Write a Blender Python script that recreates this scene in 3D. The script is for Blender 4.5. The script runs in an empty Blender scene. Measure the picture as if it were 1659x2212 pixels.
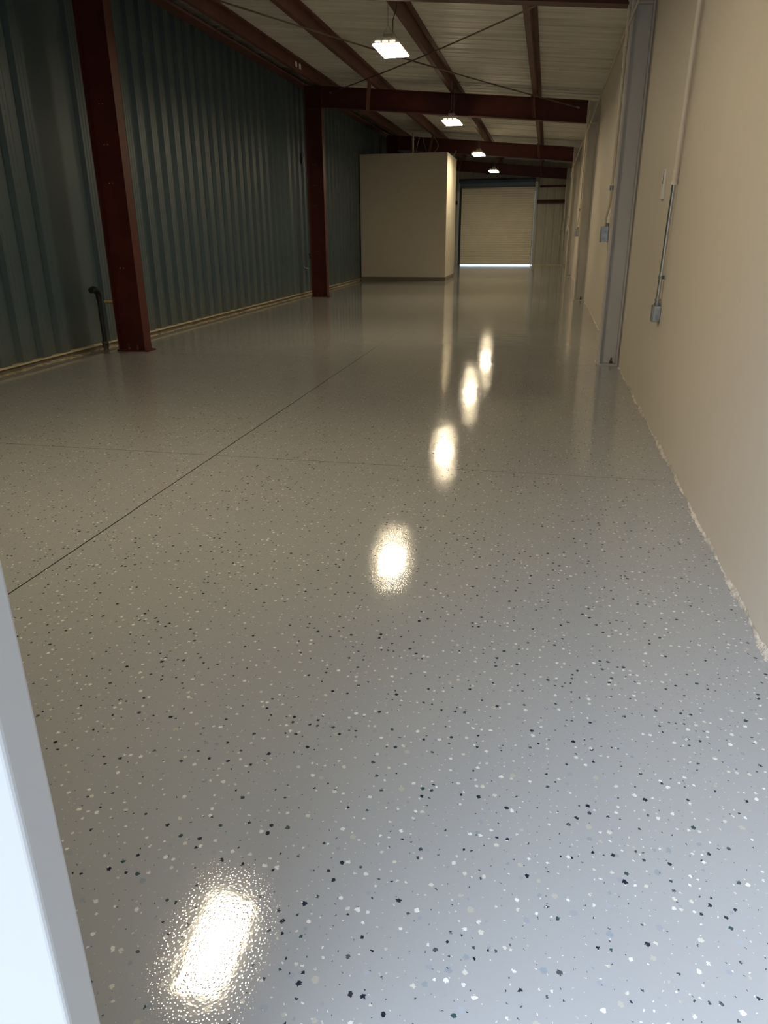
import bpy, bmesh, math, random
from mathutils import Matrix, Vector

# ------------------------------------------------------------------ camera, world, exposure
S = 0.78                                   # layout units to metres
CAM_Z = 1.6
WORLD_COL = (0.60, 0.76, 1.0)
WORLD_STR = 1.45
LAMP_COL = (1.0, 0.825, 0.54)
LAMP_STR = 76.0
SUN_STR = 6.6
EXPOSURE = 0.2

scn = bpy.context.scene
scn.view_settings.view_transform = 'Standard'
scn.view_settings.look = 'None'
scn.view_settings.gamma = 1.0
scn.view_settings.use_curve_mapping = False
scn.view_settings.exposure = EXPOSURE

cam_d = bpy.data.cameras.new('camera')
cam = bpy.data.objects.new('camera', cam_d)
scn.collection.objects.link(cam)
R_ = ((0.978502876, 0.206138546, -0.006246669), (-0.068372239, 0.352829392, 0.933186293), (-0.194569674, 0.912698373, -0.359338728))
cam.matrix_world = Matrix(((R_[0][0], R_[1][0], -R_[2][0], 0), (R_[0][1], R_[1][1], -R_[2][1], 0),
                           (R_[0][2], R_[1][2], -R_[2][2], CAM_Z*S), (0, 0, 0, 1)))
cam_d.sensor_fit = 'VERTICAL'; cam_d.sensor_height = 24.0; cam_d.sensor_width = 24.0
cam_d.lens = 1568.67/2212*24.0
cam_d.clip_start = 0.02; cam_d.clip_end = 200
scn.camera = cam

w = bpy.data.worlds.new('daylight'); scn.world = w; w.use_nodes = True
bg = w.node_tree.nodes['Background']
bg.inputs[0].default_value = (*WORLD_COL, 1)
# overcast sky: about three times brighter overhead than at the horizon
_nt = w.node_tree; _tc = _nt.nodes.new('ShaderNodeTexCoord'); _sp = _nt.nodes.new('ShaderNodeSeparateXYZ'); _mr = _nt.nodes.new('ShaderNodeMapRange')
_nt.links.new(_tc.outputs['Generated'], _sp.inputs[0]); _nt.links.new(_sp.outputs[2], _mr.inputs[0])
_mr.inputs[3].default_value = WORLD_STR; _mr.inputs[4].default_value = WORLD_STR*3
_nt.links.new(_mr.outputs[0], bg.inputs[1])
# bright veiled sun behind the photographer, shining in through the doorway
sun_d = bpy.data.lights.new('sun', 'SUN'); sun_d.energy = SUN_STR; sun_d.color = (.72, .84, 1.0); sun_d.angle = math.radians(55)
sun = bpy.data.objects.new('sun', sun_d); scn.collection.objects.link(sun)
sun.rotation_euler = Vector((.38, .52, -.76)).to_track_quat('-Z', 'Y').to_euler()

scn.cycles.max_bounces = 8
scn.cycles.diffuse_bounces = 5
scn.cycles.glossy_bounces = 4
scn.cycles.sample_clamp_indirect = 8.0
scn.cycles.use_denoising = True

# ------------------------------------------------------------------ helpers
rnd = random.Random(7)
C = scn.collection
ORG = {}

def V(*p): return Vector(p)

class MB:
    def __init__(s): s.v = []; s.f = []; s.sm = []
    def add(s, vs, fs, smooth=False):
        n = len(s.v); s.v += [Vector(p) for p in vs]
        s.f += [tuple(i+n for i in f) for f in fs]; s.sm += [smooth]*len(fs); return s
    def box(s, x0, x1, y0, y1, z0, z1):
        return s.add([(x0,y0,z0),(x1,y0,z0),(x1,y1,z0),(x0,y1,z0),(x0,y0,z1),(x1,y0,z1),(x1,y1,z1),(x0,y1,z1)],
                     [(0,3,2,1),(4,5,6,7),(0,1,5,4),(1,2,6,5),(2,3,7,6),(3,0,4,7)])
    def prism(s, prof, fn, a, b, caps=True, closed=True, smooth=False, segs=1):
        """prof: 2D points; fn(u,v,t)->3D; t from a to b"""
        n = len(prof); vs = []
        for k in range(segs+1):
            t = a+(b-a)*k/segs
            vs += [fn(u, v, t) for u, v in prof]
        fs = []
        for k in range(segs):
            for i in range(n if closed else n-1):
                j = (i+1) % n
                fs.append((k*n+i, k*n+j, (k+1)*n+j, (k+1)*n+i))
        s.add(vs, fs, smooth)
        if caps and closed:
            s.add(vs[:n], [tuple(reversed(range(n)))]); s.add(vs[-n:], [tuple(range(n))])
        return s
    def tube(s, pts, r, n=10, caps=True):
        pts = [Vector(p) for p in pts]; rings = []
        rs = r if isinstance(r, (list, tuple)) else [r]*len(pts)
        up = None
        for i, p in enumerate(pts):
            d = (pts[min(i+1, len(pts)-1)]-pts[max(i-1, 0)]).normalized()
            if up is None:
                up = d.orthogonal().normalized()
            up = (up-d*up.dot(d))
            up = up.normalized() if up.length > 1e-6 else d.orthogonal().normalized()
            sd = d.cross(up)
            rings.append([p+(up*math.cos(a)+sd*math.sin(a))*rs[i] for a in [2*math.pi*k/n for k in range(n)]])
        vs = [q for r_ in rings for q in r_]
        fs = [(i*n+k, i*n+(k+1) % n, (i+1)*n+(k+1) % n, (i+1)*n+k) for i in range(len(pts)-1) for k in range(n)]
        s.add(vs, fs, True)
        if caps:
            s.add(rings[0], [tuple(reversed(range(n)))]); s.add(rings[-1], [tuple(range(n))])
        return s
    def build(s, name, mat, parent=None, org=None, bevel=0, weld=True):
        if org is None: org = ORG.get(parent.name, V(0,0,0)) if parent else V(0,0,0)
        org = Vector(org)
        me = bpy.data.meshes.new(name)
        me.from_pydata([(p-org)*S for p in s.v], [], s.f)
        me.polygons.foreach_set('use_smooth', s.sm)
        me.materials.append(mat); me.update()
        bm = bmesh.new(); bm.from_mesh(me)
        bmesh.ops.recalc_face_normals(bm, faces=bm.faces); bm.to_mesh(me); bm.free()
        o = bpy.data.objects.new(name, me); C.objects.link(o)
        if parent: o.parent = parent
        else: o.location = org*S
        ORG[o.name] = org
        if bevel:
            m = o.modifiers.new('bevel', 'BEVEL'); m.width = bevel*S; m.segments = 3; m.limit_method = 'ANGLE'
            m.angle_limit = math.radians(40)
        return o

def tag(o, label=None, cat=None, group=None, kind=None):
    if label: o['label'] = label
    if cat: o['category'] = cat
    if group: o['group'] = group
    if kind: o['kind'] = kind
    return o

def thing(name, label, cat, loc, group=None):
    o = bpy.data.objects.new(name, None); C.objects.link(o); o.empty_display_size = 0.1
    o.location = Vector(loc)*S; ORG[o.name] = Vector(loc)
    return tag(o, label, cat, group)

def struct(o, label=None):
    o['kind'] = 'structure'
    if label: o['label'] = label
    return o

def copy_tree(o, parent=None):
    c = o.copy(); C.objects.link(c)
    if parent: c.parent = parent
    for ch in [x for x in bpy.data.objects if x.parent == o]: copy_tree(ch, c)
    return c

# ------------------------------------------------------------------ materials
def nodes(name):
    m = bpy.data.materials.new(name); m.use_nodes = True
    nt = m.node_tree; return m, nt, nt.nodes['Principled BSDF']

def lnk(nt, a, b): nt.links.new(a, b)
def nd(nt, t, **k):
    n = nt.nodes.new(t)
    for a, b in k.items(): setattr(n, a, b)
    return n
def mth(nt, op, a, b=None, c=None, clamp=False):
    n = nd(nt, 'ShaderNodeMath', operation=op); n.use_clamp = clamp
    for i, x in enumerate((a, b, c)):
        if x is None: continue
        if isinstance(x, (int, float)): n.inputs[i].default_value = x
        else: lnk(nt, x, n.inputs[i])
    return n.outputs[0]
def mixc(nt, f, a, b):
    n = nd(nt, 'ShaderNodeMix', data_type='RGBA')
    if isinstance(f, (int, float)): n.inputs[0].default_value = f
    else: lnk(nt, f, n.inputs[0])
    for i, x in ((6, a), (7, b)):
        if isinstance(x, tuple): n.inputs[i].default_value = (*x, 1)
        else: lnk(nt, x, n.inputs[i])
    return n.outputs[2]

def paint(name, col, rough=0.5, metal=0.0, var=0.08, scale=3.0, bump=0.0, bscale=60.0, spec=0.5, stretch=(1,1,1)):
    m, nt, b = nodes(name)
    g = nd(nt, 'ShaderNodeNewGeometry'); mp = nd(nt, 'ShaderNodeMapping'); mp.inputs['Scale'].default_value = stretch
    lnk(nt, g.outputs['Position'], mp.inputs[0])
    n = nd(nt, 'ShaderNodeTexNoise'); n.inputs['Scale'].default_value = scale; n.inputs['Detail'].default_value = 5
    lnk(nt, mp.outputs[0], n.inputs[0])
    dark = tuple(c*(1-var) for c in col); lite = tuple(min(1, c*(1+var)) for c in col)
    r = nd(nt, 'ShaderNodeValToRGB'); r.color_ramp.elements[0].position = .3; r.color_ramp.elements[1].position = .7
    r.color_ramp.elements[0].color = (*dark, 1); r.color_ramp.elements[1].color = (*lite, 1)
    lnk(nt, n.outputs[0], r.inputs[0]); lnk(nt, r.outputs[0], b.inputs['Base Color'])
    b.inputs['Roughness'].default_value = rough; b.inputs['Metallic'].default_value = metal
    b.inputs['Specular IOR Level'].default_value = spec
    if bump:
        n2 = nd(nt, 'ShaderNodeTexNoise'); n2.inputs['Scale'].default_value = bscale; n2.inputs['Detail'].default_value = 3
        lnk(nt, g.outputs['Position'], n2.inputs[0])
        bp = nd(nt, 'ShaderNodeBump'); bp.inputs['Strength'].default_value = bump; bp.inputs['Distance'].default_value = .01
        lnk(nt, n2.outputs[0], bp.inputs['Height']); lnk(nt, bp.outputs[0], b.inputs['Normal'])
    return m

def emis(name, col, st):
    m, nt, b = nodes(name)
    b.inputs['Base Color'].default_value = (*col, 1)
    b.inputs['Emission Color'].default_value = (*col, 1); b.inputs['Emission Strength'].default_value = st
    return m

def floor_material():
    m, nt, b = nodes('epoxy_flake')
    g = nd(nt, 'ShaderNodeNewGeometry'); pos = g.outputs['Position']
    sep = nd(nt, 'ShaderNodeSeparateXYZ'); lnk(nt, pos, sep.inputs[0])
    n0 = nd(nt, 'ShaderNodeTexNoise'); n0.inputs['Scale'].default_value = .9; n0.inputs['Detail'].default_value = 3
    lnk(nt, pos, n0.inputs[0])
    col = mixc(nt, n0.outputs[0], (.280, .281, .282), (.318, .319, .320))
    # warped coordinates give the chips their broken outlines
    nw = nd(nt, 'ShaderNodeTexNoise'); nw.inputs['Scale'].default_value = 260; nw.inputs['Detail'].default_value = 1
    lnk(nt, pos, nw.inputs[0])
    vm = nd(nt, 'ShaderNodeVectorMath', operation='SUBTRACT'); lnk(nt, nw.outputs['Color'], vm.inputs[0]); vm.inputs[1].default_value = (.5, .5, .5)
    vs = nd(nt, 'ShaderNodeVectorMath', operation='SCALE'); lnk(nt, vm.outputs[0], vs.inputs[0]); vs.inputs['Scale'].default_value = .0085
    va = nd(nt, 'ShaderNodeVectorMath', operation='ADD'); lnk(nt, pos, va.inputs[0]); lnk(nt, vs.outputs[0], va.inputs[1])
    def layer(col, scale, off, thr, rmin, rmax, colors, strength=1.0):
        ad = nd(nt, 'ShaderNodeVectorMath', operation='ADD'); lnk(nt, va.outputs[0], ad.inputs[0]); ad.inputs[1].default_value = off
        vo = nd(nt, 'ShaderNodeTexVoronoi', voronoi_dimensions='2D', feature='F1'); vo.inputs['Scale'].default_value = scale
        lnk(nt, ad.outputs[0], vo.inputs['Vector'])
        sc = nd(nt, 'ShaderNodeSeparateColor'); lnk(nt, vo.outputs['Color'], sc.inputs[0])
        keep = mth(nt, 'LESS_THAN', sc.outputs[0], thr)
        q = mth(nt, 'POWER', sc.outputs[1], 4.0)
        rad = mth(nt, 'MULTIPLY_ADD', q, (rmax-rmin)*scale, rmin*scale)
        ins = mth(nt, 'LESS_THAN', vo.outputs['Distance'], rad)
        mask = mth(nt, 'MULTIPLY', mth(nt, 'MULTIPLY', keep, ins), strength)
        r = nd(nt, 'ShaderNodeValToRGB'); r.color_ramp.interpolation = 'CONSTANT'
        el = r.color_ramp.elements
        while len(el) > 1: el.remove(el[-1])
        el[0].color = (*colors[0], 1)
        for i, c in enumerate(colors[1:]):
            e = el.new((i+1)/len(colors)); e.color = (*c, 1)
        lnk(nt, sc.outputs[2], r.inputs[0])
        return mixc(nt, mask, col, r.outputs[0])
    col = layer(col, 30, (3.1, 1.7, 0), .55, .0010, .0075, [(.26,.27,.31), (.30,.32,.36), (.40,.37,.31), (.22,.25,.28)], .8)
    col = layer(col, 44, (9.3, 4.1, 0), .42, .0009, .0056, [(.02,.025,.035), (.012,.015,.03), (.06,.07,.08), (.03,.06,.065)])
    col = layer(col, 46, (0, 0, 0), .58, .0009, .0055, [(.58,.57,.55), (.64,.63,.60), (.52,.49,.43)])
    # saw-cut joints
    nj = nd(nt, 'ShaderNodeTexNoise'); nj.inputs['Scale'].default_value = 3.0; lnk(nt, pos, nj.inputs[0])
    wob = mth(nt, 'MULTIPLY_ADD', nj.outputs[0], .012, -.006)
    xj = mth(nt, 'ABSOLUTE', mth(nt, 'ADD', mth(nt, 'ADD', sep.outputs[0], 2.40*S), wob))
    jx = mth(nt, 'LESS_THAN', xj, .0035)
    per = 4.68*S
    yy = mth(nt, 'ADD', mth(nt, 'ADD', sep.outputs[1], -5.01*S+per*.5+per*4), wob)
    ym = mth(nt, 'ABSOLUTE', mth(nt, 'SUBTRACT', mth(nt, 'MODULO', yy, per), per*.5))
    jy = mth(nt, 'LESS_THAN', ym, .0022)
    jm = mth(nt, 'MAXIMUM', jx, mth(nt, 'MULTIPLY', jy, .75))
    col = mixc(nt, jm, col, (.035, .032, .03))
    lnk(nt, col, b.inputs['Base Color'])
    # orange-peel surface of the poured coat: fine pimples plus slow waves
    n1 = nd(nt, 'ShaderNodeTexNoise'); n1.inputs['Scale'].default_value = 95; n1.inputs['Detail'].default_value = 2.5; n1.inputs['Roughness'].default_value = .6
    lnk(nt, pos, n1.inputs[0])
    n2 = nd(nt, 'ShaderNodeTexNoise'); n2.inputs['Scale'].default_value = 3.2; n2.inputs['Detail'].default_value = 1
    lnk(nt, pos, n2.inputs[0])
    v3 = nd(nt, 'ShaderNodeTexVoronoi', voronoi_dimensions='2D'); v3.inputs['Scale'].default_value = 130
    lnk(nt, pos, v3.inputs['Vector'])
    pim = mth(nt, 'MULTIPLY', mth(nt, 'SUBTRACT', .32, v3.outputs['Distance'], clamp=True), 1.6)
    h = mth(nt, 'ADD', mth(nt, 'MULTIPLY', n1.outputs[0], .00005), mth(nt, 'MULTIPLY', n2.outputs[0], .0010))
    h = mth(nt, 'ADD', h, mth(nt, 'MULTIPLY', pim, .00011))
    n5 = nd(nt, 'ShaderNodeTexNoise'); n5.inputs['Scale'].default_value = 38; n5.inputs['Detail'].default_value = 1
    lnk(nt, pos, n5.inputs[0])
    h = mth(nt, 'ADD', h, mth(nt, 'MULTIPLY', n5.outputs[0], .00012))
    h = mth(nt, 'SUBTRACT', h, mth(nt, 'MULTIPLY', jm, .001))
    bp = nd(nt, 'ShaderNodeBump'); bp.inputs['Strength'].default_value = 1.0; bp.inputs['Distance'].default_value = 1.0
    lnk(nt, h, bp.inputs['Height']); lnk(nt, bp.outputs[0], b.inputs['Normal'])
    b.inputs['Roughness'].default_value = .065
    b.inputs['IOR'].default_value = 1.6
    return m

def cream_wall_material():
    m, nt, b = nodes('cream_plaster')
    g = nd(nt, 'ShaderNodeNewGeometry'); pos = g.outputs['Position']
    n = nd(nt, 'ShaderNodeTexNoise'); n.inputs['Scale'].default_value = 1.1; n.inputs['Detail'].default_value = 4; lnk(nt, pos, n.inputs[0])
    mp = nd(nt, 'ShaderNodeMapping'); mp.inputs['Scale'].default_value = (1, 9, .35); lnk(nt, pos, mp.inputs[0])
    n2 = nd(nt, 'ShaderNodeTexNoise'); n2.inputs['Scale'].default_value = 1.0; n2.inputs['Detail'].default_value = 4; lnk(nt, mp.outputs[0], n2.inputs[0])
    col = mixc(nt, n.outputs[0], (.66, .60, .525), (.72, .66, .59))
    col = mixc(nt, mth(nt, 'MULTIPLY', n2.outputs[0], .35), col, (.61, .56, .49))
    # scuffs
    mp3 = nd(nt, 'ShaderNodeMapping'); mp3.inputs['Scale'].default_value = (1, 14, 5); mp3.inputs['Rotation'].default_value = (.5, 0, 0); lnk(nt, pos, mp3.inputs[0])
    n3 = nd(nt, 'ShaderNodeTexNoise'); n3.inputs['Scale'].default_value = 1.3; n3.inputs['Detail'].default_value = 2; lnk(nt, mp3.outputs[0], n3.inputs[0])
    sc = mth(nt, 'MULTIPLY', mth(nt, 'GREATER_THAN', n3.outputs[0], .765), .3)
    col = mixc(nt, sc, col, (.33, .28, .22))
    lnk(nt, col, b.inputs['Base Color']); b.inputs['Roughness'].default_value = .6
    bp = nd(nt, 'ShaderNodeBump'); bp.inputs['Strength'].default_value = .25; bp.inputs['Distance'].default_value = .01
    lnk(nt, n2.outputs[0], bp.inputs['Height']); lnk(nt, bp.outputs[0], b.inputs['Normal'])
    return m

def teal_material():
    m, nt, b = nodes('teal_panel')
    g = nd(nt, 'ShaderNodeNewGeometry'); pos = g.outputs['Position']
    sep = nd(nt, 'ShaderNodeSeparateXYZ'); lnk(nt, pos, sep.inputs[0])
    mp = nd(nt, 'ShaderNodeMapping'); mp.inputs['Scale'].default_value = (1, 6, .5); lnk(nt, pos, mp.inputs[0])
    n = nd(nt, 'ShaderNodeTexNoise'); n.inputs['Scale'].default_value = 1.4; n.inputs['Detail'].default_value = 5; lnk(nt, mp.outputs[0], n.inputs[0])
    col = mixc(nt, n.outputs[0], (.048, .078, .096), (.066, .100, .118))
    # splashes and dust low on the sheet
    low = mth(nt, 'MULTIPLY', mth(nt, 'SUBTRACT', .55, sep.outputs[2], clamp=True), 1.0)
    n4 = nd(nt, 'ShaderNodeTexNoise'); n4.inputs['Scale'].default_value = 4; n4.inputs['Detail'].default_value = 6; lnk(nt, pos, n4.inputs[0])
    col = mixc(nt, mth(nt, 'MULTIPLY', low, n4.outputs[0]), col, (.20, .18, .10))
    vo = nd(nt, 'ShaderNodeTexVoronoi'); vo.inputs['Scale'].default_value = 11; lnk(nt, pos, vo.inputs['Vector'])
    sc = nd(nt, 'ShaderNodeSeparateColor'); lnk(nt, vo.outputs['Color'], sc.inputs[0])
    spot = mth(nt, 'MULTIPLY', mth(nt, 'LESS_THAN', vo.outputs['Distance'], .06), mth(nt, 'LESS_THAN', sc.outputs[0], mth(nt, 'MULTIPLY_ADD', low, .5, .02)))
    col = mixc(nt, spot, col, (.42, .42, .38))
    lnk(nt, col, b.inputs['Base Color']); b.inputs['Roughness'].default_value = .42
    return m

M = dict(
    floor=floor_material(), cream=cream_wall_material(), teal=teal_material(),
    crust=paint('cream_caulk', (.60, .545, .47), .8, var=.35, scale=22, bump=.8, bscale=120),
    dirt=paint('dirty_crust', (.40, .34, .24), .85, var=.6, scale=16, bump=1, bscale=90),
    curb=paint('brown_curb', (.13, .11, .08), .7, var=.25, scale=5),
    angle=paint('cream_angle', (.52, .45, .30), .5, var=.15, scale=6),
    red=paint('red_oxide_steel', (.072, .013, .009), .48, var=.18, scale=4, spec=.35),
    purl=paint('red_brown_purlin', (.115, .046, .034), .5, var=.15, scale=5, spec=.35),
    rod=paint('dark_rod', (.10, .06, .045), .45, var=.2),
    deck=paint('bare_roof_sheet', (.70, .69, .63), .42, var=.16, scale=1.6, stretch=(.4, 6, 1), spec=.5),
    insul=paint('white_roof_lining', (.50, .51, .47), .6, var=.25, scale=2),
    grey=paint('grey_painted_steel', (.54, .52, .49), .5, var=.06, scale=2),
    creamst=paint('cream_painted_steel', (.66, .59, .48), .5, var=.08, scale=3),
    drywall=paint('painted_board', (.57, .525, .44), .65, var=.02, scale=1.5),
    base=paint('brown_base', (.17, .15, .115), .5, var=.05),
    curtain=paint('ivory_shutter', (.72, .68, .57), .42, var=.05, scale=2),
    hood=paint('blue_grey_hood', (.07, .105, .16), .3, metal=.3, var=.1),
    black=paint('black_steel', (.015, .015, .016), .5, var=.3, scale=30, bump=.3),
    galv=paint('galvanised', (.34, .35, .335), .4, metal=.75, var=.25, scale=25),
    chrome=paint('bright_conduit', (.62, .62, .58), .22, metal=.95, var=.08, scale=8),
    endp=paint('pale_wall_sheet', (.42, .41, .35), .5, var=.10, scale=2, stretch=(4, 1, .4)),
    white=paint('white_enamel', (.37, .345, .315), .45, var=.01),
    plastic=paint('white_plastic', (.74, .73, .70), .4, var=.02),
    housing=paint('lamp_housing', (.62, .58, .50), .4, var=.03),
    screw=paint('pale_screws', (.55, .52, .45), .4, metal=.4, var=.1),
    pvc=paint('ivory_pipe', (.52, .47, .35), .4, var=.05),
    yellow=paint('ochre_tube', (.50, .36, .17), .5, var=.3, scale=20),
    dark=paint('dark_gap', (.02, .02, .02), .7, var=.1),
    apron=paint('pale_concrete', (.62, .60, .56), .8, var=.1, scale=2),
    asphalt=paint('dark_asphalt', (.11, .11, .11), .9, var=.2),
    lens=emis('lamp_lens', LAMP_COL, LAMP_STR),
    lens_near=emis('lamp_lens_near', LAMP_COL, LAMP_STR*1.3),
    slot=emis('lamp_slot', LAMP_COL, 9.0),
)

# ------------------------------------------------------------------ layout constants
XL, XR, YE = -6.40, 0.98, 39.2
FR_L = [9.86, 19.42, 29.35, 38.85]         # frame lines at the left columns
FR_R = [9.80, 19.30, 29.45, 38.85]
def RT(x): return 4.427-.086*x             # top of the rafters
def RB(x): return RT(x)-.46
def DK(x): return RT(x)+.24                # underside of the roof sheet
PX = [-5.60, -4.14, -2.36, -.46]           # purlin lines

# ------------------------------------------------------------------ setting
struct(MB().box(XL-.12, XR+.02, -.6, YE+.1, -.15, 0).build('floor', M['floor']), 'glossy grey epoxy floor sprinkled with black and white flakes')

# roof sheet: ribs run across the hall
def deck_profile(y0, y1):
    p = []; y = y0; k = 0
    while y < y1:
        e = .012 if k % 3 == 0 else 0
        p += ([(y, 0), (y, .06), (y+.022, .06), (y+.022, -.012)] if e else [(y, 0)])+[(y+.03, .0), (y+.085, 0), (y+.10, .012), (y+.115, 0), (y+.165, 0), (y+.18, .012), (y+.195, 0), (y+.262, 0),
              (y+.285, .05), (y+.345, .05), (y+.368, 0)]
        if k % 3 == 2: p += [(y+.376, -.012)]
        y += .384; k += 1
    return p
mb = MB()
mb.prism(deck_profile(-.2, 29.4), lambda u, v, t: (t, u, DK(t)+v), XL-.15, XR+.06, closed=False)
mb.add([(XL-.2, -.4, DK(XL-.2)+.07), (XR+.1, -.4, DK(XR+.1)+.07), (XR+.1, YE+.4, DK(XR+.1)+.07), (XL-.2, YE+.4, DK(XL-.2)+.07)], [(0,1,2,3)])
struct(mb.build('ceiling', M['deck']), 'ribbed pale metal roof sheeting sloping down to the right')
mb = MB(); 
mb.add([(XL-.15, 29.4, DK(XL-.15)+.0), (XR+.06, 29.4, DK(XR+.06)), (XR+.06, YE+.2, DK(XR+.06)), (XL-.15, YE+.2, DK(XL-.15))], [(0,1,2,3)])
mb.add([(XL-.15, 29.4, DK(XL-.15)+.06), (XR+.06, 29.4, DK(XR+.06)+.06), (XR+.06, YE+.2, DK(XR+.06)+.06), (XL-.15, YE+.2, DK(XL-.15)+.06)], [(0,1,2,3)])
struct(mb.build('ceiling', M['insul']), 'smooth white lining under the roof of the farthest bay')

# left wall: teal ribbed sheet
prof = []
k = -20
while 8.04+.4*k < YE+.2:
    yc = 8.04+.4*k
    if k in (3, 4):                         # wide recess beside the first column
        k += 1; continue
    a = yc-.11; b_ = yc+.11
    if k == 5: a = 9.13
    prof += [(a-.06, 0), (a-.054, -.005), (a-.048, 0), (a, 0), (a+.025, -.062), (b_-.025, -.062), (b_, 0), (b_+.05, 0), (b_+.056, -.005), (b_+.062, 0)]
    k += 1
prof = [p for p in prof if p[0] > .25]
mb = MB().prism(prof, lambda u, v, t: (XL+v, u, t), .085, 5.25, closed=False)
mb.box(XL-.12, XL-.07, .2, YE+.2, 0, 5.3)
struct(mb.build('wall_left', M['teal']), 'dark teal ribbed metal partition wall')
struct(MB().box(XL-.065, XL-.01, .3, YE, 0, .06).build('baseboard_left', M['curb']), 'brown curb under the ribbed wall')
mb = MB().box(XL-.06, XL+.012, .3, YE, .06, .082)
struct(mb.build('trim_1', M['angle']), 'cream base angle under the ribbed wall')

def crust(x0, sgn, y0, y1, wmax, hmax, step, seed):
    r = random.Random(seed); mb = MB(); rows = []
    y = y0; a = .5; h = .5
    while y < y1:
        st = step*(1+max(0, y-4)*.18)
        a = min(1, max(.1, a+r.uniform(-.22, .22))); h = min(1, max(.1, h+r.uniform(-.22, .22)))
        j = r.uniform(-.25, .25)
        rows.append([(x0+sgn*.001, y, hmax*h*(1+j*.5)), (x0+sgn*wmax*a*.35, y, hmax*h*.75), (x0+sgn*wmax*a*.75, y, hmax*h*(.35+j*.4)+.002),
                     (x0+sgn*wmax*a*(1+j), y, .0005)])
        y += st
    vs = [p for q in rows for p in q]
    fs = [(i*4+k, i*4+k+1, (i+1)*4+k+1, (i+1)*4+k) for i in range(len(rows)-1) for k in range(3)]
    mb.add(vs, fs)
    return mb
struct(crust(XR, -1, .7, YE, .020, .034, .014, 3).build('trim_2', M['crust']), 'ragged cream paint bead where the right wall meets the floor')
struct(crust(XL-.012, 1, .5, 26.3, .10, .034, .03, 5).build('trim_3', M['dirt']), 'crusty dirty edge of floor coating along the left wall')

# right wall
struct(MB().box(XR, XR+.25, -.4, YE+.2, -.1, 4.9).build('wall_right', M['cream']), 'smooth cream painted side wall')

# end wall with the shutter opening
def sheet(x0, x1, z0, z1):
    p = []; x = -5.0-.4*4
    while x < x1+.4:
        p += [(x, 0), (x+.012, .035), (x+.045, .035), (x+.06, 0), (x+.17, 0), (x+.18, .008), (x+.19, 0), (x+.29, 0), (x+.30, .008), (x+.31, 0)]
        x += .4
    p = [(min(max(q[0], x0), x1), q[1]) for q in p]
    return p
mb = MB()
for x0, x1, z0, z1 in ((XL-.1, -4.33, 0, 5.3), (-4.33, -.74, 3.62, 5.3), (-.74, XR+.1, .04, 4.9)):
    mb.prism(sheet(x0, x1, z0, z1), lambda u, v, t: (u, YE+v, t), z0, z1, closed=False)
    mb.box(x0, x1, YE+.04, YE+.08, z0, z1)
struct(mb.build('wall_back', M['endp']), 'pale ribbed metal end wall')
struct(MB().box(-.70, XR, YE-.05, YE-.005, 0, .05).build('baseboard_back', M['angle']), 'pale strip at the foot of the end wall')

# front wall around the doorway the photo is taken from
mb = MB().box(XL-.12, -.62, .60, .68, 0, 5.3).box(-.62, XR, .60, .68, 4.5, 5.2)
struct(mb.build('wall_front', M['white']), 'front wall around the open doorway')
mb = MB().box(-1.5, -.54, .543, .60, 0, 4.5)
struct(mb.build('door_2', M['white'], bevel=.006), 'white steel jamb of the doorway at the left edge of the photo')
struct(MB().box(-30, 30, YE+.1, YE+40, -.2, -.02).build('ground', M['apron']), 'pale concrete apron outside the far shutter')
struct(MB().box(-30, 30, -30, -.6, -.2, -.02).build('ground', M['asphalt']), 'unseen dark asphalt outside the front doorway')  # unseen ground, kept dark to limit bounce light on the jamb

# ------------------------------------------------------------------ roller shutter (far door)
t = bpy.data.objects.new('door_1', None); C.objects.link(t); ORG['door_1'] = V(-2.54, 39.1, 0); t.location = ORG['door_1']*S
struct(t, 'closed ivory roller shutter in the end wall')
yc = 39.10
p = []; z = .10
while z < 3.70:
    p += [(z, 0), (z+.012, -.022), (z+.045, -.030), (z+.078, -.022), (z+.09, 0), (z+.102, .006)]; z += .108
MB().prism(p, lambda u, v, tt: (tt, yc+v, u), -4.31, -.76, closed=False).build('curtain', M['curtain'], t)
MB().box(-4.31, -.76, yc-.03, yc+.02, .055, .10).build('bottom_bar', M['curtain'], t)
for xa, xb in ((-4.40, -4.29), (-.78, -.74)):
    g_ = MB().box(xa, xb, yc-.06, yc-.035, 0, 3.62).box(xa, xa+.02 if xa < -3 else xb, yc-.035, yc+.06, 0, 3.62)
    g_.build('guide_rail', M['galv'] if xa > -3 else M['black'], t)  # left rail blackened to stand in for the shaded gap beside it
pr = [(39.15, 3.60), (38.80, 3.60), (38.70, 3.66), (38.66, 3.80), (38.70, 3.93), (38.80, 4.0), (39.15, 4.02)]
MB().prism(pr, lambda u, v, tt: (tt, u, v), -4.40, -.74).build('hood', M['hood'], t)
for xa in (-4.46, -.735):
    bk = MB().box(xa, xa+.05, 38.62, 39.15, 3.45, 3.82).box(xa-.0, xa+.11, 38.61, 38.63, 3.45, 3.82).build('bracket', M['galv'], t)
    for zb in (3.52, 3.62, 3.73): MB().box(xa+.04, xa+.07, 38.60, 38.608, zb, zb+.03).build('bolt', M['black'], bk)
MB().tube([(-.66, 38.75, 3.86), (-.55, 38.75, 3.86)], .03).build('shaft', M['galv'], t)

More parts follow.
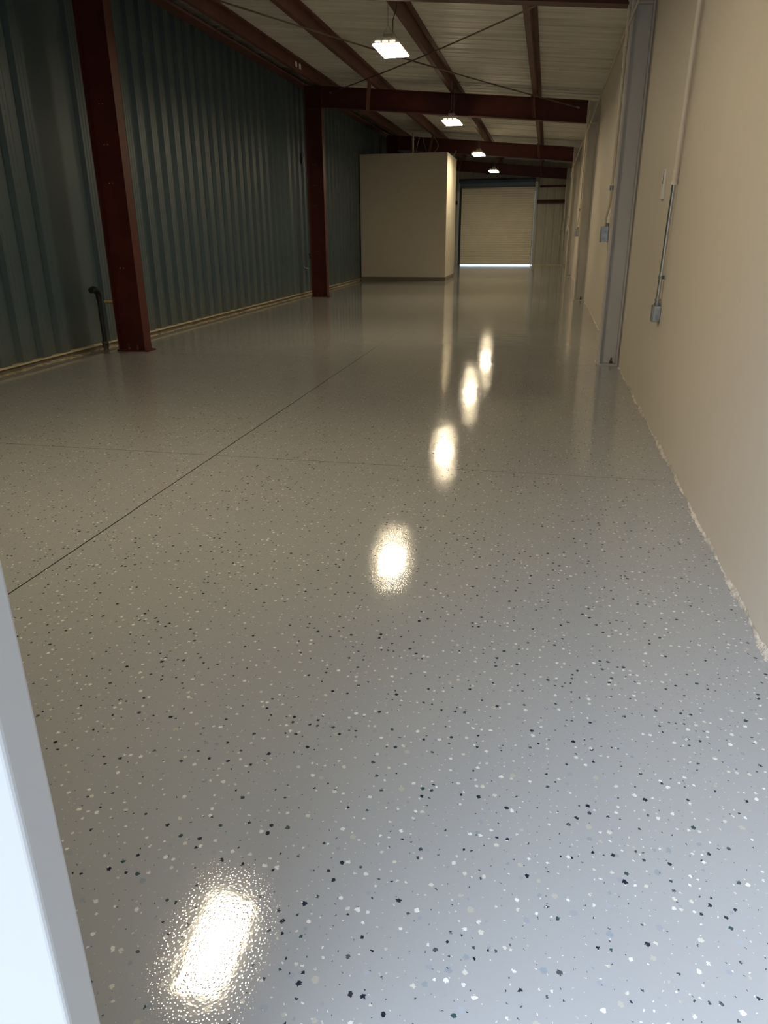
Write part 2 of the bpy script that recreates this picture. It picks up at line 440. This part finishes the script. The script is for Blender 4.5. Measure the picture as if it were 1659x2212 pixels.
# girts on the end wall
def girt(x0, x1, z, h, label):
    o = MB().prism([(39.19, z), (39.02, z), (39.02, z+.03), (39.03, z+.03), (39.03, z+.01), (39.18, z+.01), (39.18, z+h-.01), (39.03, z+h-.01), (39.03, z+h-.03), (39.02, z+h-.03), (39.02, z+h), (39.19, z+h)],
                   lambda u, v, tt: (tt, u, v), x0, x1).build('wall_girt', M['red'], None, org=(x0, 39.1, z))
    return tag(o, label, 'girt')
girt(-.62, .80, 2.86, .17, 'thicker red girt right of the far shutter, lower of two')
girt(-.52, .80, 3.57, .10, 'thin red girt right of the far shutter, upper of two')
girt(-6.38, -4.5, 2.86, .17, 'red girt on the end wall hidden left of the shutter')

# ------------------------------------------------------------------ steel columns
def ibeam(dx0, dx1, w, yc, tf=.022, tw=.014):
    h = w/2; k = tw/2
    return [(dx0, yc-h), (dx0+tf, yc-h), (dx0+tf, yc-k), (dx1-tf, yc-k), (dx1-tf, yc-h), (dx1, yc-h), (dx1, yc+h), (dx1-tf, yc+h), (dx1-tf, yc+k), (dx0+tf, yc+k), (dx0+tf, yc+h), (dx0, yc+h)]

def bolts(mb, pts, r=.016, h=.07):
    for x, y, z in pts:
        mb.tube([(x, y, z), (x, y, z+h)], r*.6, 8)
        mb.tube([(x, y, z), (x, y, z+.025)], r*1.3, 6)
    return mb

def left_column(y):
    loc = (-5.83, y, 0)
    t = thing('steel_column', 'x', 'column', loc, 'red columns along the ribbed wall')
    MB().prism(ibeam(-6.04, -5.62, .19, y), lambda u, v, z: (u, v, z), .02, RT(-6.04)).build('column_shaft', M['red'], t)
    MB().box(-6.06, -5.56, y-.11, y+.11, 0.0, .02).build('base_plate', M['red'], t)
    for x, yy in ((-5.90, y-.05), (-5.76, y-.05)):
        bolts(MB(), [(x, yy, .02)]).build('anchor_bolt', M['purl'], t)
    for z in (1.15, 2.25, 2.72, 3.2):
        for x in (-5.90, -5.85): MB().tube([(x, y-.007, z), (x, y-.014, z)], .006, 6).build('rivet', M['screw'], t)
    MB().box(-6.02, -5.64, y-.095, y+.095, RB(-5.64)-.02, RB(-5.64)).build('stiffener', M['red'], t)
    return t
lc = left_column(FR_L[0])
lc['label'] = 'nearest red steel column, at the left edge of the hall beside a black pipe'
for i, lb in ((1, 'second red steel column, left of the boxed room'), (2, 'third red steel column, behind the boxed room'), (3, 'last red steel column in the far left corner')):
    c = copy_tree(lc); c.location = (lc.location.x, FR_L[i]*S, 0); c['label'] = lb

def right_column(y):
    loc = (.86, y, 0)
    t = thing('steel_column', 'x', 'column', loc, 'grey columns along the cream wall')
    MB().prism(ibeam(.735, XR-.004, .19, y), lambda u, v, z: (u, v, z), .02, RT(.735)-.01).build('column_shaft', M['grey'], t)
    o = MB().box(.724, .735, y-.095, y+.095, .02, RT(.735)-.05).build('flange_face', M['creamst'], t); o['label'] = 'cream painted flange'
    MB().box(.715, XR-.004, y-.115, y+.115, 0, .02).build('base_plate', M['grey'], t)
    bolts(MB(), [(.90, y-.05, .02)]).build('anchor_bolt', M['purl'], t)
    MB().box(.76, XR-.03, y-.09, y-.007, 3.90, 3.915).build('stiffener', M['grey'], t)
    for z in (.09, 3.15, 3.45): MB().tube([(.91, y-.007, z), (.91, y-.013, z)], .007, 6).build('rivet', M['grey'], t)
    return t
rc = right_column(FR_R[0]); rc['label'] = 'nearest grey painted column standing against the cream wall'
for i, lb in ((1, 'second grey column from the camera against the cream wall'), (2, 'third grey column from the camera against the cream wall'), (3, 'farthest grey column against the cream wall by the end wall')):
    c = copy_tree(rc); c.location = (rc.location.x, FR_R[i]*S, 0); c['label'] = lb

# ------------------------------------------------------------------ rafters
def rafter(y, label):
    x0, x1 = -5.615, .72
    t = thing('roof_rafter', label, 'rafter', (-2.4, y, RB(-2.4)), 'red rafters spanning the hall')
    h = .095; k = .007; tf = .022
    prof = [(y-h, 0), (y+h, 0), (y+h, -tf), (y+k, -tf), (y+k, -.46+tf), (y+h, -.46+tf), (y+h, -.46), (y-h, -.46), (y-h, -.46+tf), (y-k, -.46+tf), (y-k, -tf), (y-h, -tf)]
    MB().prism(prof, lambda u, v, x: (x, u, RT(x)+v), x0, x1).build('beam', M['red'], t)
    for x in (x0+.012, x1-.012):
        MB().box(x-.012, x+.012, y-.10, y+.10, RB(x)-.03, RT(x)).build('end_plate', M['grey'] if x > 0 else M['red'], t)
    return t
for i, lb in enumerate(('nearest red rafter, its underside cut by the top edge of the photo', 'second red rafter, with the second hanging lamp in front of it',
                        'third red rafter, just above the boxed room', 'farthest red rafter, close to the end wall above the shutter')):
    rafter((FR_L[i]+FR_R[i])/2, lb)

# ------------------------------------------------------------------ purlins
YF = [-.1]+[(a+b)/2 for a, b in zip(FR_L, FR_R)]
rows = ('row nearest the ribbed wall', 'second row from the ribbed wall', 'row carrying the lamps', 'row nearest the cream wall')
bays = ('over the doorway bay', 'in the near bay', 'in the middle bay', 'in the far bay')
def purlin(x, y0, y1):
    t_, w_, h_ = .008, .085, .235
    zb = RT(x)
    prof = [(0, 0), (-w_, .0), (-w_-.012, .03), (-w_-.004, .033), (-w_+.006, t_), (-t_, t_), (-t_, h_-t_-.0), (-t_, h_-.0),
            (w_, h_-.006), (w_, h_-.035), (w_-.008, h_-.035), (w_-.008, h_-.016), (0, h_-.016)]
    return MB().prism(prof, lambda u, v, y: (x+u, y, zb+v), y0, y1)
for i, x in enumerate(PX):
    for b in range(4):
        y0 = YF[b]+.004; y1 = YF[b+1]-.004
        t = thing('roof_purlin', 'red-brown roof purlin, %s, %s' % (rows[i], bays[b]), 'purlin', (x, (y0+y1)/2, RT(x)), 'purlins under the roof sheet')
        purlin(x, y0, y1).build('purlin_section', M['purl'], t)
        for yy in (y1-.35, y1-.12): MB().tube([(x+.001, yy, RT(x)+.09), (x+.012, yy, RT(x)+.09)], .014, 6).build('bolt', M['black'], t)
# eave strut channel on top of the left wall
for b in range(4):
    y0 = YF[b]+.004; y1 = YF[b+1]-.004
    z0 = 5.03-.0
    pr = [(-6.40, z0), (-6.16, z0), (-6.14, z0+.03), (-6.165, z0+.035), (-6.175, z0+.012), (-6.385, z0+.012), (-6.385, DK(-6.39)-.02), (-6.40, DK(-6.4)-.01)]
    o = MB().prism(pr, lambda u, v, y: (u, y, v), y0, y1).build('eave_strut', M['purl'], None, org=(-6.3, (y0+y1)/2, z0))
    tag(o, 'red-brown eave channel on top of the ribbed wall, %s' % bays[b], 'eave strut', 'eave channels')

# flange braces from purlin to rafter foot
for i in (1, 3):
    for f, nm in ((1, 'second'), (2, 'third'), (3, 'farthest')):
        x = PX[i]; yf = YF[f+1]
        x1 = x-.03 if i == 3 else x-.42
        a = V(x-.09, yf-.42, RT(x)+.02); b = V(x1, yf-.09, RB(x1)+.035)
        if i == 1: a = V(x-.07, yf-.85, RT(x)+.06); b = V(x-.30, yf-.09, RB(x)+.03)
        d = (b-a)
        mb = MB()
        w_ = .04; tt = .006
        prof = [(-w_, 0), (w_, 0), (w_, tt), (-w_+tt, tt), (-w_+tt, .06), (-w_, .06)]
        mb.prism(prof, lambda u, v, s_: (a.x+d.x*s_+u, a.y+d.y*s_-v*.9, a.z+d.z*s_-v*.3), 0, 1)
        o = mb.build('flange_brace', M['purl'], None, org=b)
        tag(o, 'short red angle brace at the %s rafter, %s side' % (nm, 'left' if i == 1 else 'right'), 'brace', 'flange braces')

# cross rods of the near bay
def rod(a, b, label):
    a, b = V(*a), V(*b)
    n = 14
    pts = [a.lerp(b, k/n)-V(0, 0, .05*math.sin(math.pi*k/n)) for k in range(n+1)]
    t = thing('brace_rod', label, 'rod', a, 'crossed tension rods under the near bay roof')
    MB().tube(pts, .012, 8).build('rod', M['rod'], t)
    for q, o_ in ((a, -1), (b, 1)):
        dd = (b-a).normalized()*o_
        MB().tube([q-dd*.10, q+dd*.02], .022, 6).build('clevis_nut', M['galv'], t)
rod((-5.36, YF[2]-.12, 4.74), (.40, YF[1]+.10, 4.24), 'tension rod from the second rafter\'s left end to the nearest rafter\'s right end')
rod((-5.30, YF[1]+.10, 4.63), (.49, YF[2]-.12, 4.22), 'tension rod from the nearest rafter\'s left end to the second rafter\'s right end')

# ------------------------------------------------------------------ high-bay lamps
def lamp(loc, top):
    x, y, z = loc
    t = thing('high_bay_lamp', 'x', 'lamp', loc, 'high-bay lamps hanging in a row')
    w_, l_ = .195, .43
    # housing: tapered tray
    pr = [(-w_, .0), (w_, .0), (w_+.012, .03), (w_-.05, .075), (-w_+.05, .075), (-w_-.012, .03)]
    hs = MB().prism(pr, lambda u, v, tt: (x+u, y+tt, z+.012+v), -l_, l_).build('housing', M['housing'], t)
    MB().box(x-.07, x+.07, y-.24, y+.24, z+.088, z+.17).build('driver_box', M['housing'], t, bevel=.01)
    MB().box(x-w_+.008, x+w_-.008, y-l_+.01, y+l_-.01, z-.004, z+.011).build('lens', M['lens'], t)
    for k in (-1, 0, 1):
        MB().box(x+k*.105-.036, x+k*.105+.036, y-l_-.006, y-l_-.001, z+.026, z+.038).build('vent_slot', M['slot'], t)
    for sy in (-1, 1):
        MB().tube([(x-.07, y+sy*.22, z+.16), (x, y+sy*.22, z+.27), (x+.07, y+sy*.22, z+.16)], .004, 6).build('wire_hook', M['galv'], t)
        MB().tube([(x, y+sy*.22, z+.27), (x, y+sy*.22, top)], .004, 6).build('chain', M['galv'], t)
    MB().tube([(x+.05, y-.16, z+.16), (x+.055, y-.15, z+.34), (x+.10, y-.10, z+.5), (x+.07, y-.05, top-.03), (x+.16, y, top)], .007, 6).build('power_cord', M['rod'], t)
    return t
lamps = [((-2.40, 11.97, 4.05), 'nearest hanging lamp in view, by the nearest rafter'), ((-2.33, 18.75, 3.94), 'second hanging lamp, in front of the second rafter'),
         ((-2.43, 26.85, 3.98), 'third hanging lamp, in front of the third rafter'), ((-2.43, 34.3, 3.98), 'farthest hanging lamp, smallest, in front of the end wall')]
top = DK(-2.4)
l0 = lamp(lamps[0][0], top); l0['label'] = lamps[0][1]
for loc, lb in lamps[1:]:
    c = copy_tree(l0); c.location = V(*loc)*S; c['label'] = lb
c = copy_tree(l0); c.location = V(-2.36, 4.05, 4.05)*S
for ch in c.children_recursive:
    if ch.name.startswith('lens'):
        ch.data = ch.data.copy(); ch.data.materials[0] = M['lens_near']
c['label'] = 'hanging lamp above the photo, seen as the bright reflection at bottom left'

# ------------------------------------------------------------------ boxed room
t = thing('boxed_room', 'cream painted room box standing against the ribbed wall', 'room', (-4.9, 27.6, 0))
MB().box(-6.38, -3.40, 26.35, 28.95, 0, 4.05).build('wall_panel', M['drywall'], t, bevel=.006)
o = MB().box(-6.38, -3.388, 26.338, 28.96, .0, .135).build('baseboard', M['base'], t); o['label'] = 'dark brown base strip'

# things on top of the room
o = MB().tube([(-4.67, 27.0, 4.05), (-4.67, 27.0, 4.60)], .035, 12).tube([(-4.67, 27.0, 4.50), (-4.67, 27.0, 4.54)], .047, 12).tube([(-4.67, 27.0, 4.6), (-4.67, 27.0, 4.74)], .02, 10).build('vent_pipe', M['pvc'], None, org=(-4.67, 27.0, 4.05))
tag(o, 'ivory upright pipe stub on top of the boxed room', 'pipe')
def cable(pts, r, mat, label, name='hanging_cable'):
    pts = [V(*p) for p in pts]; out = []
    n = len(pts)
    for i in range(n-1):
        p0, p1, p2, p3 = pts[max(i-1, 0)], pts[i], pts[i+1], pts[min(i+2, n-1)]
        for k in range(6):
            s_ = k/6
            out.append(.5*((2*p1)+(p2-p0)*s_+(2*p0-5*p1+4*p2-p3)*s_*s_+(3*p1-p0-3*p2+p3)*s_**3))
    out.append(pts[-1])
    o = MB().tube(out, r, 6).build(name, mat, None, org=pts[0]); return tag(o, label, 'cable')
cable([(-4.37, 27.0, 4.93), (-4.43, 27.05, 4.7), (-4.52, 27.05, 4.35), (-4.6, 27.1, 4.06)], .008, M['galv'], 'thin grey cable beside the ivory pipe on the boxed room')
cable([(-4.37, 27.2, 4.93), (-4.35, 27.2, 4.5), (-4.2, 27.3, 4.06)], .006, M['galv'], 'thin cable dropping to the middle of the boxed room top')
cable([(-4.05, 27.3, 4.92), (-3.98, 27.3, 4.6), (-3.85, 27.3, 4.35), (-3.98, 27.35, 4.15), (-4.25, 27.4, 4.06)], .007, M['galv'], 'looping cable right of the ivory pipe on the boxed room')
cable([(-3.5, 28.6, 4.05), (-3.45, 28.6, 4.15), (-3.38, 28.55, 4.30)], .012, M['pvc'], 'short stiff cable end at the boxed room far corner')
o = MB().box(-5.35, -5.12, 27.0, 27.5, 4.05, 4.17)
for k in range(4): o.box(-5.35+.06*k, -5.33+.06*k, 26.97, 27.0, 4.05, 4.17)
tag(o.build('ribbed_unit', M['black'], None, org=(-5.2, 27.2, 4.05)), 'small dark ribbed unit on top of the boxed room', 'equipment')
o = MB().tube([(-5.0, 26.9, 4.17), (-4.95, 26.9, 4.11)], .01, 6).tube([(-4.92, 26.9, 4.05), (-4.92, 26.9, 4.14)], .012, 6).tube([(-4.97, 26.9, 4.14), (-4.8, 26.9, 4.14)], .012, 6)
tag(o.build('valve', M['galv'], None, org=(-4.9, 26.9, 4.05)), 'small grey tee valve on top of the boxed room', 'valve')
o = MB().box(-5.86, -5.83, 27.2, 27.24, 4.05, 4.62).box(-5.94, -5.93, 27.2, 27.24, 4.05, 4.62)
tag(o.build('upright_rail', M['rod'], None, org=(-5.85, 27.2, 4.05)), 'pair of faint upright rails on the left of the boxed room top', 'rail')

# ------------------------------------------------------------------ conduits on the right wall
def near_conduit():
    yy = lambda z: 6.735-(z-1.0)*.123
    t = thing('conduit_run', 'nearest wall conduit, cream above and bright steel below, ending in a grey box', 'conduit', (XR-.02, 6.73, .89), 'conduit drops on the right wall')
    x = XR-.032
    o = MB().tube([(x, yy(4.55), 4.55), (x, yy(2.02), 2.02)], .021, 12).build('painted_conduit', M['creamst'], t); o['label'] = 'cream painted upper length'
    MB().tube([(x, yy(2.02), 2.02), (x, yy(1.03), 1.03)], .016, 12).build('steel_conduit', M['chrome'], t)
    mb = MB()
    for z in (2.03, 1.99, 1.95): mb.tube([(x, yy(z+.012), z+.012), (x, yy(z-.012), z-.012)], .027, 12)
    mb.tube([(x, yy(2.04), 2.04), (x, yy(1.94), 1.94)], .024, 12).build('coupling', M['creamst'], t)
    z = 2.30; MB().tube([(x, yy(z+.02), z+.02), (x, yy(z-.02), z-.02)], .025, 12).build('coupling', M['creamst'], t)
    z = 1.235
    MB().tube([(x, yy(z+.012), z+.012), (x, yy(z-.012), z-.012)], .021, 12).box(XR-.008, XR-.001, yy(z)-.05, yy(z)+.02, z-.013, z+.013).build('strap', M['galv'], t)
    mb = MB().tube([(x, yy(1.06), 1.06), (x, yy(1.045), 1.045)], .024, 6).tube([(x, yy(1.04), 1.04), (x, yy(1.0), 1.0)], .019, 12).tube([(x, yy(1.025), 1.025), (x, yy(1.01), 1.01)], .026, 6)
    mb.build('connector', M['galv'], t)
    y0 = 6.73
    bx = MB().box(XR-.062, XR-.001, y0-.055, y0+.055, .875, 1.005).build('junction_box', M['galv'], t, bevel=.006)
    cv = MB().box(XR-.067, XR-.062, y0-.055, y0+.055, .875, 1.005).build('cover_plate', M['galv'], bx)
near_conduit()

def column_conduit(y, zc, label, ylen, nth):
    """horizontal run under the roof on the wall, then over to the column flange and down to a box"""
    t = thing('conduit_run', label, 'conduit', (.70, y, zc), 'conduit drops on the right wall')
    x = .706
    o = MB().tube([(XR-.02, y-ylen, 4.47), (XR-.02, y-.75, 4.47), (XR-.04, y-.6, 4.42), (x+.06, y-.16, 3.86), (x, y-.10, 3.70), (x, y-.10, 3.5)], .013, 8).build('roof_conduit', M['creamst'], None, org=(XR-.02, y-ylen, 4.47))
    tag(o, 'thin conduit along the top of the cream wall bending down to the %s grey column' % nth, 'conduit')
    MB().tube([(x, y-.02, 4.30), (x, y-.02, 2.55), (x, y-.02, 2.28)], .017, 10).build('drop_conduit', M['creamst'], t)
    MB().tube([(x, y-.02, 2.30), (x, y-.02, 2.0), (x, y, 1.92), (x-.015, y+.05, 1.82), (x-.03, y+.075, 1.74), (x-.03, y+.075, 1.60)], .014, 10).build('offset_conduit', M['creamst'], t)
    MB().tube([(x, y-.02, 3.55), (x, y-.02, 3.46)], .026, 10).build('coupling', M['creamst'], t)
    MB().tube([(x, y-.02, 2.10), (x, y-.02, 2.05)], .025, 8).build('connector', M['galv'], t)
    bx = MB().box(.63, .723, y+.02, y+.13, zc-.09, zc+.09).build('junction_box', M['galv'], t, bevel=.005)
    MB().tube([(.70, y+.05, zc+.09), (.70, y+.05, zc+.13)], .02, 8).build('connector', M['galv'], t)
    MB().box(.64, .713, y+.013, y+.02, zc-.08, zc+.08).build('cover_plate', M['galv'], bx)
    return t
c0 = column_conduit(FR_R[0], 1.56, 'cream conduit and grey box on the nearest grey column', 2.0, 'nearest')
column_conduit(FR_R[1], 1.56, 'cream conduit and grey box on the second grey column', 9.0, 'second')
c2 = column_conduit(FR_R[2], 1.54, 'cream conduit and pale box on the third grey column', 9.6, 'third')
column_conduit(FR_R[3], 1.54, 'cream conduit and pale box on the farthest grey column', 8.9, 'farthest')

# little white bracket on the wall
t = thing('wall_bracket', 'small white upright plastic strip on the cream wall left of the nearest conduit', 'bracket', (XR, 7.38, 1.98))
MB().box(XR-.022, XR, 7.345, 7.43, 1.86, 2.10).build('strip', M['plastic'], t, bevel=.003)
o = MB().box(XR-.0235, XR-.0222, 7.345, 7.365, 1.98, 2.09).build('slot', M['dark'], t); o['label'] = 'dark slot'
MB().box(XR-.012, XR, 7.37, 7.40, 1.845, 1.86).build('clip', M['galv'], t)

# ------------------------------------------------------------------ bits along the left wall
t = thing('standpipe', 'black capped standpipe with an elbow beside the nearest red column', 'pipe', (-6.27, 9.86, 0))
px, py = -6.27, 9.80
MB().tube([(px, py, .12), (px, py, .74)], .032, 12).build('pipe', M['black'], t)
MB().tube([(px, py, .72), (px, py, .80), (px-.005, py-.04, .845), (px-.01, py-.10, .865), (px-.01, py-.16, .855)], [.04, .045, .05, .048, .042], 12).build('elbow', M['black'], t)
MB().tube([(px, py, .0), (px, py, .035), (px, py, .04), (px, py, .10), (px, py, .10), (px, py, .13)], [.036, .036, .045, .045, .05, .05], 12).build('base_coupling', M['curb'], t)
o = MB().tube([(-6.39, 10.12, .66), (-6.20, 10.10, .66), (-6.13, 10.10, .66)], .022, 10)
tag(o.build('pipe_stub', M['yellow'], None, org=(-6.39, 10.12, .66)), 'short ochre pipe stub poking from the wall behind the nearest red column', 'pipe')
t = thing('wall_bulkhead', 'broken grey fitting high on the ribbed wall before the second red column', 'fitting', (-6.38, 20.0, 3.38))
MB().box(-6.40, -6.36, 19.93, 20.10, 3.28, 3.52).build('backplate', M['black'], t)
MB().tube([(-6.36, 19.98, 3.30), (-6.34, 19.96, 3.36), (-6.33, 19.95, 3.44)], [.02, .03, .02], 8).build('cover', M['galv'], t)
o = MB().tube([(-6.38, 20.3, 1.05), (-6.34, 20.28, 1.03), (-6.34, 20.25, .93)], .03, 8)
tag(o.build('hose_bib', M['black'], None, org=(-6.38, 20.3, 1.03)), 'small black tap on the ribbed wall beside the second red column', 'tap')
o = MB().tube([(-6.39, 19.75, .76), (-6.36, 19.8, .71), (-6.36, 20.1, .69)], .016, 8)
tag(o.build('pipe_stub', M['galv'], None, org=(-6.38, 19.9, .7)), 'small grey bent stub low on the ribbed wall by the second red column', 'pipe')
t = thing('tape_marks', 'two small pale tags stuck on the purlin beside the second rafter', 'tag', (-5.6, 17.6, RT(-5.6)+.1))
for yy in (17.35, 17.62): MB().box(-5.598, -5.592, yy, yy+.12, RT(-5.6)+.06, RT(-5.6)+.16).build('tag_strip', M['plastic'], t)
